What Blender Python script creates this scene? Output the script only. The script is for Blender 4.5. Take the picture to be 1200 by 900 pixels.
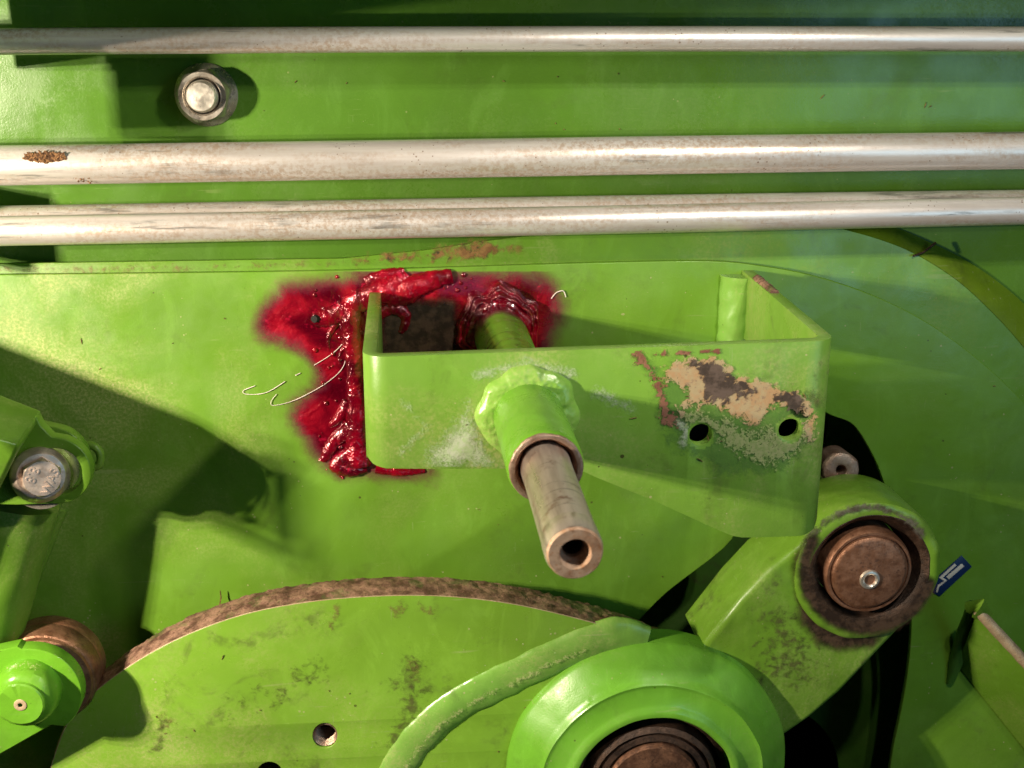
import bpy, bmesh, math, random
import numpy as np
from mathutils import Vector, Matrix, noise
random.seed(7); np.random.seed(7)
for o in list(bpy.data.objects): bpy.data.objects.remove(o)
SC = bpy.context.scene; COL = SC.collection
R = math.radians
# ------------------------------------------------------------------ camera
# the machine's side plate is the plane y = 0 (x right, z up); d is a distance out of that plane towards the viewer
D = 1.0; Z0 = 1.35; F = 1400.0
nb = Vector((-130, 420, -F)).normalized()                 # into-the-plate direction in camera axes
hb = Vector((16400, 410, -F)); hb = (hb - nb * hb.dot(nb)).normalized()
ub = hb.cross(nb).normalized()
W2C = Matrix((hb, nb, ub)).transposed()                   # world vector -> camera axes
C2W = W2C.transposed()
CAM = Vector((0, -D, Z0))
cd = bpy.data.cameras.new('camera'); cam = bpy.data.objects.new('camera', cd); COL.objects.link(cam)
cam.matrix_world = Matrix.Translation(CAM) @ C2W.to_4x4()
cd.sensor_width = 36; cd.lens = F / 1200 * 36; cd.clip_start = 0.02; cd.clip_end = 50
cd.dof.use_dof = True; cd.dof.focus_distance = 0.93; cd.dof.aperture_fstop = 13
SC.camera = cam
SC.view_settings.view_transform = 'Standard'; SC.view_settings.look = 'None'
SC.view_settings.gamma = 1; SC.view_settings.exposure = 0.0
SC.render.engine = 'CYCLES'

def P(px, py, d=0.0):
    """world point seen at photo pixel (px, py) and standing d in front of the side plate"""
    v = C2W @ Vector((px - 600, 450 - py, -F))
    t = (-d - CAM.y) / v.y
    return CAM + v * t

# ------------------------------------------------------------------ light
w = bpy.data.worlds.new('World'); SC.world = w; w.use_nodes = True
bg = w.node_tree.nodes['Background']; bg.inputs[0].default_value = (0.75, 0.9, 1.0, 1); bg.inputs[1].default_value = 0.006

def lamp(name, loc, target, size, power, col, size_y=None):
    l = bpy.data.lights.new(name, 'AREA'); l.energy = power; l.color = col; l.size = size
    if size_y: l.shape = 'RECTANGLE'; l.size_y = size_y
    else: l.shape = 'DISK'
    o = bpy.data.objects.new(name, l); COL.objects.link(o); o.location = loc
    o.rotation_euler = (Vector(target) - Vector(loc)).to_track_quat('-Z', 'Y').to_euler(); return o
WARM = (1.0, 0.87, 0.66)
key = P(-760, 128) + Vector((0, -0.62, 0))
for k, (dx, dy, dz) in enumerate([(0, 0, 0), (0.012, -0.006, -0.030), (-0.010, 0.008, 0.030), (0.018, -0.018, 0.004)]):
    lamp('work_lamp', key + Vector((dx, dy, dz)), P(620, 480), 0.014, 5.15, WARM)
top = P(1010, -260) + Vector((0, -0.565, 0))
for k, (dx, dz) in enumerate([(0, 0), (0.05, 0.03)]):
    lamp('overhead_lamp', top + Vector((dx, 0, dz)), P(560, 480), 0.02, 1.45, (1.0, 0.94, 0.80))
lamp('daylight_door', (1.45, -1.8, Z0 - 0.02), P(1050, 150), 0.95, 6.6, (0.40, 0.76, 1.0), 0.75)
lamp('soft_fill', (0.2, -2.4, Z0 + 0.9), P(600, 500), 1.2, 0.5, (1.0, 0.95, 0.85))

# ------------------------------------------------------------------ node helpers
class NT:
    def __init__(s, name):
        s.m = bpy.data.materials.new(name); s.m.use_nodes = True; s.t = s.m.node_tree
        s.b = s.t.nodes['Principled BSDF']; s.out = s.t.nodes['Material Output']
        s.pos = s.t.nodes.new('ShaderNodeNewGeometry').outputs['Position']
    def n(s, kind, **kw):
        x = s.t.nodes.new(kind)
        for k, v in kw.items(): setattr(x, k, v)
        return x
    def put(s, sock, v):
        if isinstance(v, bpy.types.NodeSocket): s.t.links.new(v, sock)
        elif isinstance(v, (tuple, list)) and sock.type == 'RGBA' and len(v) == 3: sock.default_value = (*v, 1)
        else: sock.default_value = v
    def noise(s, scale, detail=4, rough=0.55, vec=None, dist=0.0, stretch=None):
        x = s.n('ShaderNodeTexNoise'); x.inputs['Scale'].default_value = scale; x.inputs['Detail'].default_value = detail
        x.inputs['Roughness'].default_value = rough; x.inputs['Distortion'].default_value = dist
        v = vec or s.pos
        if stretch:
            mp = s.n('ShaderNodeMapping'); s.put(mp.inputs[0], v); mp.inputs['Scale'].default_value = stretch; v = mp.outputs[0]
        s.put(x.inputs['Vector'], v); return x.outputs['Fac']
    def vor(s, scale, feature='F1'):
        x = s.n('ShaderNodeTexVoronoi', feature=feature); x.inputs['Scale'].default_value = scale
        s.put(x.inputs['Vector'], s.pos); return x.outputs['Distance']
    def ramp(s, v, a, b, lo=0.0, hi=1.0):
        x = s.n('ShaderNodeMapRange', interpolation_type='SMOOTHSTEP'); s.put(x.inputs[0], v)
        for i, q in enumerate((a, b, lo, hi)): x.inputs[i + 1].default_value = q
        return x.outputs[0]
    def math(s, op, a, b=0.0):
        x = s.n('ShaderNodeMath', operation=op); s.put(x.inputs[0], a); s.put(x.inputs[1], b); return x.outputs[0]
    def mix(s, f, a, b):
        x = s.n('ShaderNodeMix', data_type='RGBA'); s.put(x.inputs[0], f); s.put(x.inputs[6], a); s.put(x.inputs[7], b); return x.outputs[2]
    def bump(s, h, strength, dist, prev=None):
        x = s.n('ShaderNodeBump'); s.put(x.inputs['Height'], h); x.inputs['Strength'].default_value = strength
        x.inputs['Distance'].default_value = dist
        if prev: s.put(x.inputs['Normal'], prev)
        return x.outputs['Normal']
    def done(s, col, rough, metal=0.0, normal=None, spec=0.5, coat=0.0):
        s.put(s.b.inputs['Base Color'], col); s.put(s.b.inputs['Roughness'], rough); s.put(s.b.inputs['Metallic'], metal)
        s.b.inputs['Specular IOR Level'].default_value = spec
        s.b.inputs['Coat Weight'].default_value = coat; s.b.inputs['Coat Roughness'].default_value = 0.12
        if normal: s.put(s.b.inputs['Normal'], normal)
        return s.m

def paint(name, base, dust=0.35, grime=0.25, rough=0.30, chips=0.5, lump=0.15, dust_x=False, spec=.5):
    s = NT(name)
    c = s.mix(s.ramp(s.noise(5, 5), .3, .7), tuple(x * .82 for x in base), tuple(min(1, x * 1.12) for x in base))
    fine = s.noise(420, 6, .7); big = s.noise(9, 6, .6, dist=.6)
    d = s.math('MULTIPLY', s.ramp(big, .42, .72), s.ramp(fine, .38, .68, .15, 1.0))
    if dust_x:      # road dust lies thick on the left part of the plate and thins out to the right
        sp_ = s.n('ShaderNodeSeparateXYZ'); s.put(sp_.inputs[0], s.pos)
        d = s.math('MULTIPLY', d, s.ramp(s.math('ADD', sp_.outputs[0], s.math('MULTIPLY', s.noise(7, 4), .2)), -.12, .16, 1.0, .12))
    c = s.mix(s.math('MULTIPLY', d, dust), c, (.42, .44, .16))
    g = s.math('MULTIPLY', s.ramp(s.noise(16, 8, .65, dist=1.2), .52, .74), s.ramp(s.noise(130, 5), .35, .6))
    c = s.mix(s.math('MULTIPLY', g, grime), c, (.06, .05, .025))
    # scratches: strongly stretched noise, thresholded
    sc = s.math('MULTIPLY', s.ramp(s.noise(40, 3, .6, stretch=(.25, 1, 4.5), dist=.4), .66, .70), s.ramp(s.noise(14, 3), .5, .6))
    c = s.mix(s.math('MULTIPLY', sc, .35 * chips), c, (.40, .42, .20))
    # fine hair scratches in two directions
    for st, sc0 in (((9, 1, .6), 30), ((.8, 1, 12), 26)):
        hs = s.math('MULTIPLY', s.ramp(s.noise(sc0 * 2.2, 4, .65, stretch=st, dist=.25), .655, .675), s.ramp(s.noise(18, 4), .50, .62))
        c = s.mix(s.math('MULTIPLY', hs, .45 * chips), c, (.33, .42, .17))
    # slightly sun-bleached and smeared areas
    c = s.mix(s.math('MULTIPLY', s.ramp(s.noise(24, 7, .7, dist=2.0, stretch=(1, 1, .45)), .50, .66), .22), c, tuple(min(1, x * 1.35 + .02) for x in base))
    # specks of dust and small chips
    v = s.vor(150); sz = s.ramp(s.noise(33, 2), .45, .75, .0, .17)
    sp = s.math('LESS_THAN', v, sz)
    c = s.mix(s.math('MULTIPLY', sp, .55 * chips), c, (.50, .45, .25))
    v2 = s.vor(83); sp2 = s.math('LESS_THAN', v2, s.ramp(s.noise(27, 2), .50, .8, .0, .14))
    c = s.mix(s.math('MULTIPLY', sp2, .8 * chips), c, (.05, .03, .012))
    ro = s.math('ADD', s.ramp(s.noise(22, 6), .3, .75, rough - .07, rough + .16), s.math('MULTIPLY', d, .25))
    n1 = s.bump(s.noise(14, 3), lump, .012)
    n2 = s.bump(s.noise(650, 3), .14, .0006, n1)
    n2 = s.bump(s.math('ADD', sp, s.math('MULTIPLY', sp2, -1.0)), .5, .0004, n2)
    return s.done(c, ro, 0, n2, spec)

G = (.135, .290, .022)
M = {}
M['green'] = paint('green_paint', G, dust=.45)
M['green_bracket'] = paint('green_paint_bracket', (.165, .325, .040), dust=1.0, grime=.35, rough=.30, chips=1.0)
M['green_upper_dim'] = paint('green_paint_upper_dimmed', (.085, .195, .022), dust=.05, grime=.14, rough=.21, chips=.45, lump=.02, spec=.32)  # same green paint, darkened to stand for weaker light on this panel
M['green_dusty'] = paint('green_paint_dusty', (.138, .290, .024), dust=.95, dust_x=True, grime=.25, rough=.34, chips=.9)
M['green_cam'] = paint('green_paint_rubbed', (.20, .39, .034), dust=1.0, dust_x=True, grime=.65, rough=.30, chips=.8, lump=.1)
M['green_fresh'] = paint('green_paint_bright', (.135, .35, .022), dust=.22, grime=.18, rough=.22, chips=.5, lump=.45)
M['green_boss'] = paint('green_paint_boss', (.165, .43, .035), dust=.30, grime=.25, rough=.30, chips=.7, lump=.12)
M['green_dirty'] = paint('green_paint_grimy', (.145, .29, .025), dust=.45, grime=.95, rough=.33, chips=.6, lump=.5)
M['green_weld'] = paint('green_painted_weld', (.20, .40, .055), dust=.7, grime=.3, rough=.30, chips=.9, lump=.35)
M['green_pale'] = paint('pale_glossy_weld_paint', (.20, .41, .065), dust=.8, grime=.35, rough=.26, chips=1.0, lump=.5)
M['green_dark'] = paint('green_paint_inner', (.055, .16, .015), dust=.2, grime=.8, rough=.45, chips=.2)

def rusty(name, c1, c2, c3, rough=.6, metal=.25, bump=.5, green=0.0):
    s = NT(name)
    c = s.mix(s.ramp(s.noise(60, 8, .7), .38, .62), c1, c2)
    c = s.mix(s.ramp(s.noise(230, 6, .7), .52, .70), c, c3)
    c = s.mix(s.math('MULTIPLY', s.math('LESS_THAN', s.vor(320), .22), .6), c, tuple(x * 1.6 for x in c3))
    if green: c = s.mix(s.math('MULTIPLY', s.ramp(s.noise(38, 6, .65), .54, .62), green), c, (.11, .22, .04))
    n = s.bump(s.noise(420, 8, .75), bump, .0015)
    n = s.bump(s.noise(70, 5), bump * .5, .003, n)
    return s.done(c, s.ramp(s.noise(150, 4), .3, .7, rough - .12, rough + .12), metal, n)
M['rim_rust'] = rusty('rust_brown_rim', (.12, .055, .038), (.44, .25, .18), (.13, .06, .04), .60, .1, .8, .35)
M['rust'] = rusty('rust_brown', (.11, .05, .03), (.27, .13, .075), (.07, .035, .025), .5, .45, .5)
M['rust_dark'] = rusty('dark_greasy_steel', (.035, .02, .014), (.10, .055, .036), (.03, .018, .014), .42, .4, .7, .0)
M['copper'] = rusty('reddish_brown_steel', (.22, .095, .050), (.36, .18, .11), (.15, .07, .045), .42, .55, .35)
M['pale_rust'] = rusty('pinkish_steel', (.34, .21, .15), (.46, .33, .25), (.20, .11, .08), .42, .6, .35)

def steel_rod():
    s = NT('worn_shaft_steel')
    st = s.noise(90, 6, .65, stretch=(1.0, .10, 1.0))
    c = s.mix(s.ramp(st, .3, .7), (.38, .30, .25), (.66, .56, .49))
    c = s.mix(s.ramp(s.noise(60, 7, .7), .52, .68), c, (.24, .13, .09))
    ring = s.noise(30, 5, .7, stretch=(.4, 7, .4), dist=.5)
    c = s.mix(s.math('MULTIPLY', s.ramp(ring, .60, .66), .7), c, (.08, .05, .04))
    n = s.bump(s.noise(150, 6, .6, stretch=(1, .3, 1)), .35, .0012)
    return s.done(c, s.ramp(st, .3, .7, .26, .46), .72, n)
M['rod'] = steel_rod()

def tube_mat():
    s = NT('zinc_plated_pipe')
    st = s.noise(70, 6, .6, stretch=(.06, 1, 1))
    c = s.mix(s.ramp(st, .3, .7), (.62, .55, .52), (.86, .80, .78))
    # rust bloom, mostly settled on the upward and lower faces
    b = s.math('MULTIPLY', s.ramp(s.noise(13, 8, .7, stretch=(.35, 1, 2.5)), .40, .62), s.ramp(s.noise(260, 5, .7), .40, .62))
    c = s.mix(s.math('MULTIPLY', b, .62), c, (.48, .30, .18))
    dk = s.math('MULTIPLY', s.ramp(s.noise(55, 7, .72, stretch=(.12, 1, 1.6)), .56, .66), s.ramp(s.noise(9, 3), .40, .55))
    c = s.mix(s.math('MULTIPLY', dk, .8), c, (.16, .15, .14))
    sp = s.math('LESS_THAN', s.vor(240), s.ramp(s.noise(40, 2), .4, .75, 0, .20))
    c = s.mix(s.math('MULTIPLY', sp, .7), c, (.20, .10, .05))
    n = s.bump(s.noise(300, 5, .6, stretch=(.5, 1, 1)), .15, .0008)
    return s.done(c, s.ramp(s.noise(40, 5, .6, stretch=(.15, 1, 1)), .3, .7, .28, .46), .5, n)
M['tube'] = tube_mat()

def zinc(name, a, b, rough=.3):
    s = NT(name)
    c = s.mix(s.ramp(s.noise(80, 7, .7), .35, .65), a, b)
    c = s.mix(s.math('MULTIPLY', s.ramp(s.noise(160, 6, .7), .56, .7), .7), c, (.28, .16, .08))
    return s.done(c, s.ramp(s.noise(110, 5), .3, .7, rough - .08, rough + .14), .8, s.bump(s.noise(380, 5), .22, .0008))
M['zinc'] = zinc('zinc_nut_steel', (.42, .36, .30), (.66, .60, .54))
M['bolt'] = zinc('pinkish_zinc_bolt', (.56, .43, .36), (.74, .60, .52), .40)
M['stud'] = zinc('bright_stud_steel', (.72, .66, .58), (.85, .78, .70), .34)

def red_mat(alpha):
    s = NT('red_marking_paint' + ('_overspray' if alpha else ''))
    big = s.noise(26, 5, .55, dist=.8); fine = s.noise(120, 5, .6)
    c = s.mix(s.ramp(big, .35, .68), (.10, .0, .008), (.46, .0015, .020))
    c = s.mix(s.ramp(fine, .58, .74), c, (.66, .010, .060))
    h = s.math('ADD', s.noise(60, 3, .5, dist=1.2), s.math('MULTIPLY', s.noise(190, 4, .6, dist=.8), .35))
    n = s.bump(h, .75 if not alpha else .35, .004)
    if alpha:
        at = s.n('ShaderNodeAttribute', attribute_name='mask').outputs['Fac']
        v = s.math('ADD', at, s.math('MULTIPLY', s.math('SUBTRACT', s.noise(22, 4, .5, dist=.6), .5), 1.5))
        v = s.math('ADD', v, s.math('MULTIPLY', s.math('SUBTRACT', s.noise(420, 4, .7), .5), .35))
        c = s.mix(s.ramp(v, .3, .95), (.30, .03, .11), c)      # thin mist at the rim dries to a dull pink
    m = s.done(c, s.ramp(fine, .3, .7, .08, .24) if not alpha else s.ramp(big, .3, .7, .14, .34), .30, n, .8, .6)
    if alpha: mixs(s, s.ramp(v, .0, .95))
    return m

def mixs(s, f):
    tr = s.n('ShaderNodeBsdfTransparent'); mx = s.n('ShaderNodeMixShader')
    s.put(mx.inputs[0], f); s.t.links.new(tr.outputs[0], mx.inputs[1]); s.t.links.new(s.b.outputs[0], mx.inputs[2])
    s.t.links.new(mx.outputs[0], s.out.inputs[0])
M['red'] = red_mat(False); M['red_spray'] = red_mat(True)

def stain(name, c1, c2, lo=.45, hi=.55, nscale=60, k=.8, op=1.0, rough=.6, metal=0.0, bump=.3, c3=None, cs=90):
    s = NT(name)
    at = s.n('ShaderNodeAttribute', attribute_name='mask').outputs['Fac']
    v = s.math('ADD', at, s.math('MULTIPLY', s.math('SUBTRACT', s.noise(nscale, 9, .72, dist=.5), .5), k))
    v = s.math('ADD', v, s.math('MULTIPLY', s.math('SUBTRACT', s.noise(nscale * .22, 6, .6, dist=1.0), .5), k * .55))
    f = s.math('MULTIPLY', s.ramp(v, lo, hi), op)
    c = s.mix(s.ramp(s.noise(cs, 6, .7), .40, .60), c1, c2)
    if c3: c = s.mix(s.ramp(s.noise(cs * 2.2, 6, .7), .55, .65), c, c3)
    m = s.done(c, rough, metal, s.bump(s.noise(300, 6, .7), bump, .001))
    mixs(s, f); return m
M['primer'] = stain('orange_primer_chip', (.52, .31, .16), (.50, .38, .22), .36, .64, 170, 3.0, .88, .55, c3=(.34, .22, .14))
M['bare'] = stain('dark_bare_metal_chip', (.10, .07, .055), (.22, .15, .12), .40, .56, 150, 3.6, .88, .45, .4)
M['maroon'] = stain('maroon_rust_streak', (.22, .07, .05), (.30, .13, .08), .45, .62, 260, 3.0, .9, .7, c3=(.12, .06, .03))
M['teal'] = stain('older_dark_green_paint', (.085, .20, .05), (.12, .26, .06), .30, .95, 90, 2.2, .42, .4)
M['limechip'] = stain('yellowish_chipped_paint', (.56, .56, .26), (.40, .48, .17), 0.78, 1.05, 520, 4.0, .6, .5, cs=300)
M['haze_dust'] = stain('white_paint_dust', (.62, .66, .52), (.50, .62, .36), .35, 1.1, 480, 1.4, .75, .6, cs=300)
M['grime'] = stain('brown_grime', (.055, .04, .022), (.12, .085, .045), .45, 1.25, 130, 3.0, .55, .5)
M['grime2'] = stain('grey_worn_metal', (.16, .12, .09), (.30, .26, .20), .35, .95, 120, 2.2, .85, .35, .5)
M['rubmark'] = stain('rubbed_brown_mark', (.30, .19, .08), (.22, .14, .06), .45, 1.25, 220, 3.0, .55, .5)
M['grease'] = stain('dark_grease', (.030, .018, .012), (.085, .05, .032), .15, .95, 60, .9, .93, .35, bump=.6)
M['ledge_rust'] = stain('rusty_grime_on_ledge', (.20, .08, .03), (.33, .17, .06), .35, .9, 70, 2.6, .8, .7, c3=(.05, .03, .015))
M['white_scr'] = NT('white_scratch').done((.85, .74, .70), .5)
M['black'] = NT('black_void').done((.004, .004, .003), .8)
M['navy'] = NT('navy_sticker').done((.010, .028, .10), .35)
M['cream'] = NT('cream_print').done((.72, .64, .56), .45)
def dirt():
    s = NT('dry_brown_dirt'); return s.done(s.mix(s.ramp(s.noise(400, 4), .4, .6), (.07, .03, .012), (.24, .12, .05)), .9)
M['dirt'] = dirt()
M['speckle'] = rusty('speckled_chipped_edge', (.28, .36, .09), (.46, .42, .2), (.16, .10, .05), .5, .0, .6)
M['orange_rust'] = rusty('orange_rust_end', (.40, .22, .13), (.56, .38, .27), (.30, .14, .07), .5, .35, .4)
M['tan_edge'] = rusty('tan_worn_edge', (.42, .30, .18), (.56, .42, .27), (.36, .22, .14), .5, .1, .3)

# ------------------------------------------------------------------ object helpers
WL = {}
def link(name, me, mat, parent=None, origin=None, label=None, mats=None):
    """link a mesh given in world coordinates as ONE object, origin at its own middle"""
    n = len(me.vertices); co = np.empty(n * 3); me.vertices.foreach_get('co', co); co = co.reshape(-1, 3)
    c = Vector(((co.min(0) + co.max(0)) / 2).tolist()) if origin is None else Vector(origin)
    me.transform(Matrix.Translation(-c))
    o = bpy.data.objects.new(name, me); COL.objects.link(o)
    if not me.materials:
        for mm in (mats or [mat]): me.materials.append(mm)
    if parent: o.parent = parent; o.location = c - WL[parent.name]
    else: o.location = c
    WL[o.name] = c
    if label: o['label'] = label
    return o
def thing(name, label, cat, loc, group=None):
    o = bpy.data.objects.new(name, None); COL.objects.link(o); o.location = loc; o.empty_display_size = .02
    o['label'] = label; o['category'] = cat
    if group: o['group'] = group
    WL[o.name] = Vector(loc); return o
def tag(o, label, cat, group=None):
    o['label'] = label; o['category'] = cat
    if group: o['group'] = group
    return o
def struct(o): o['kind'] = 'structure'; return o
def stuff(o): o['kind'] = 'stuff'; return o
def mesh(name, verts, faces, smooth=True, angle=35):
    me = bpy.data.meshes.new(name); me.from_pydata([tuple(v) for v in verts], [], faces); me.validate(); me.update()
    bm = bmesh.new(); bm.from_mesh(me); bmesh.ops.recalc_face_normals(bm, faces=bm.faces); bm.to_mesh(me); bm.free()
    if smooth: me.shade_smooth(); me.set_sharp_from_angle(angle=R(angle))
    return me
def smooth_pts(pts, n=6, closed=False):
    """Catmull-Rom through 2-D or 3-D points"""
    p = [np.array(q, float) for q in pts]; out = []; N = len(p)
    for i in range(N if closed else N - 1):
        a = p[(i - 1) % N] if closed or i else p[0]; b = p[i]; c = p[(i + 1) % N]
        e = p[(i + 2) % N] if closed or i + 2 < N else p[-1]
        for k in range(n):
            t = k / n
            out.append(.5 * ((2 * b) + (-a + c) * t + (2 * a - 5 * b + 4 * c - e) * t * t + (-a + 3 * b - 3 * c + e) * t ** 3))
    if not closed: out.append(p[-1])
    return out
def circ(c, r, n=64): return [(c[0] + r * math.cos(2 * PI * k / n), c[1] + r * math.sin(2 * PI * k / n)) for k in range(n)]
PI = math.pi
def xz(pts, d): return [((q := P(a, b, d)).x, q.z) for a, b in pts]
def plate_mesh(outer, holes, d, thick, bevel=.0008, segs=2):
    """flat plate from outlines in (x, z); front face at distance d, thickness going back"""
    cu = bpy.data.curves.new('c', 'CURVE'); cu.dimensions = '2D'; cu.fill_mode = 'BOTH'
    for loop in [outer] + list(holes):
        sp = cu.splines.new('POLY'); sp.points.add(len(loop) - 1); sp.use_cyclic_u = True
        for i, (x, z) in enumerate(loop): sp.points[i].co = (x, z, 0, 1)
    cu.extrude = max(thick / 2 - bevel, 1e-5); cu.bevel_depth = bevel; cu.bevel_resolution = segs; cu.offset = -bevel
    ob = bpy.data.objects.new('c', cu); COL.objects.link(ob)
    me = bpy.data.meshes.new_from_object(ob.evaluated_get(bpy.context.evaluated_depsgraph_get()))
    bpy.data.objects.remove(ob)
    me.materials.clear()
    me.transform(Matrix(((1, 0, 0, 0), (0, 0, -1, -(d - thick / 2)), (0, 1, 0, 0), (0, 0, 0, 1))))
    bm = bmesh.new(); bm.from_mesh(me); bmesh.ops.remove_doubles(bm, verts=bm.verts, dist=1e-6)
    for f in bm.faces: f.material_index = 0
    bmesh.ops.recalc_face_normals(bm, faces=bm.faces)
    bm.to_mesh(me); bm.free(); me.shade_smooth(); me.set_sharp_from_angle(angle=R(40)); return me
def basis(axis):
    a = Vector(axis).normalized(); u = a.orthogonal().normalized()
    if abs(a.z) < .95: u = (Vector((0, 0, 1)) - a * a.z).normalized()
    return a, u.cross(a).normalized(), u
def lathe_mesh(c, axis, prof, seg=96, wob=0.0, ws=60, cap=False):
    a, u, v = basis(axis); vs = []; fs = []
    for i, (r, h) in enumerate(prof):
        for k in range(seg):
            t = 2 * PI * k / seg; p = Vector(c) + a * h + (u * math.cos(t) + v * math.sin(t)) * r
            if wob:
                nn = noise.fractal(p * ws, 1, 2, 3); p = p + (u * math.cos(t) + v * math.sin(t)) * nn * wob + a * nn * wob * .6
            vs.append(p)
    for i in range(len(prof) - 1):
        for k in range(seg):
            k2 = (k + 1) % seg; fs.append((i * seg + k, i * seg + k2, (i + 1) * seg + k2, (i + 1) * seg + k))
    for i in (0, len(prof) - 1):
        if cap and prof[i][0] > 1e-5: fs.append(tuple(range(i * seg, (i + 1) * seg)))
    me = mesh('lathe', vs, fs, True, 32); return me
def ringprof(r0, r1, h0, h1, b=.0008):
    """closed ring section: inner r0, outer r1, from h0 (back) to h1 (front)"""
    return [(r0, h0), (r1, h0), (r1, h1 - b), (r1 - b * .4, h1 - b * .3), (r1 - b, h1), (r0 + b, h1), (r0 + b * .3, h1 - b * .3), (r0, h1 - b), (r0, h0)]
def tubepath(pts, rad, seg=14, caps=True, disp=0.0, ds=200, flat=1.0, ripple=0.0, rip_n=0.006, flat_axis=None):
    """a tube along world points; disp adds lumpy noise, ripple adds weld ridges"""
    pts = [Vector(p) for p in pts]; n = len(pts)
    rs = rad if isinstance(rad, (list, tuple, np.ndarray)) else [rad] * n
    vs = []; fs = []; L = 0
    for i, p in enumerate(pts):
        t = (pts[min(i + 1, n - 1)] - pts[max(i - 1, 0)]).normalized()
        if i: L += (p - pts[i - 1]).length
        out = Vector(flat_axis or (0, -1, 0)); out = (out - t * out.dot(t))
        if out.length < .05: out = Vector((0, 0, 1)) - t * t.z
        out.normalize(); sd = t.cross(out)
        rr = rs[i] * (1 + ripple * math.sin(L / rip_n * 2 * PI))
        for k in range(seg):
            q = 2 * PI * k / seg; dirv = out * math.cos(q) * flat + sd * math.sin(q)
            v = p + dirv * rr
            if disp: v = v + dirv * noise.fractal(v * ds, .8, 2.1, 4) * disp
            vs.append(v)
    for i in range(n - 1):
        for k in range(seg):
            k2 = (k + 1) % seg; fs.append((i * seg + k, i * seg + k2, (i + 1) * seg + k2, (i + 1) * seg + k))
    if caps: fs += [tuple(range(seg)), tuple(range((n - 1) * seg, n * seg))]
    return mesh('tube', vs, fs, True, 60)
def join(mes):
    bm = bmesh.new()
    for me in mes: bm.from_mesh(me); bpy.data.meshes.remove(me)
    out = bpy.data.meshes.new('j'); bm.to_mesh(out); bm.free(); return out
def applied(me, mods):
    """run modifiers on a mesh: ('BOOLEAN', cutter mesh) or ('BEVEL', width, segs)"""
    ob = bpy.data.objects.new('t', me); COL.objects.link(ob); tmp = []
    for m in mods:
        if m[0] == 'BOOLEAN':
            co = bpy.data.objects.new('cut', m[1]); COL.objects.link(co); tmp.append(co)
            q = ob.modifiers.new('b', 'BOOLEAN'); q.operation = 'DIFFERENCE'; q.object = co; q.solver = 'EXACT'
        if m[0] == 'BEVEL':
            q = ob.modifiers.new('v', 'BEVEL'); q.width = m[1]; q.segments = m[2]; q.limit_method = 'ANGLE'; q.angle_limit = R(40)
            q.use_clamp_overlap = True
    bpy.context.view_layer.update()
    out = bpy.data.meshes.new_from_object(ob.evaluated_get(bpy.context.evaluated_depsgraph_get()))
    for x in tmp + [ob]: bpy.data.objects.remove(x)
    out.shade_smooth(); out.set_sharp_from_angle(angle=R(38)); return out
# --- soft-edged coats of paint, grime and rust: a thin sheet with a mask value at each vertex
def sd_poly(X, Y, poly):
    """signed distance in px, positive inside"""
    dmin = np.full(X.shape, 1e9); ins = np.zeros(X.shape, bool); n = len(poly)
    for i in range(n):
        ax, ay = poly[i]; bx, by = poly[(i + 1) % n]; ex, ey = bx - ax, by - ay
        t = np.clip(((X - ax) * ex + (Y - ay) * ey) / (ex * ex + ey * ey + 1e-9), 0, 1)
        dmin = np.minimum(dmin, np.hypot(X - ax - t * ex, Y - ay - t * ey))
        if ay != by: ins ^= ((ay > Y) != (by > Y)) & (X < (bx - ax) * (Y - ay) / (by - ay) + ax)
    return np.where(ins, dmin, -dmin)
def sd_line(X, Y, pts, wd):
    dmin = np.full(X.shape, 1e9)
    for (ax, ay), (bx, by) in zip(pts[:-1], pts[1:]):
        ex, ey = bx - ax, by - ay
        t = np.clip(((X - ax) * ex + (Y - ay) * ey) / (ex * ex + ey * ey + 1e-9), 0, 1)
        dmin = np.minimum(dmin, np.hypot(X - ax - t * ex, Y - ay - t * ey))
    return wd - dmin
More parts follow.
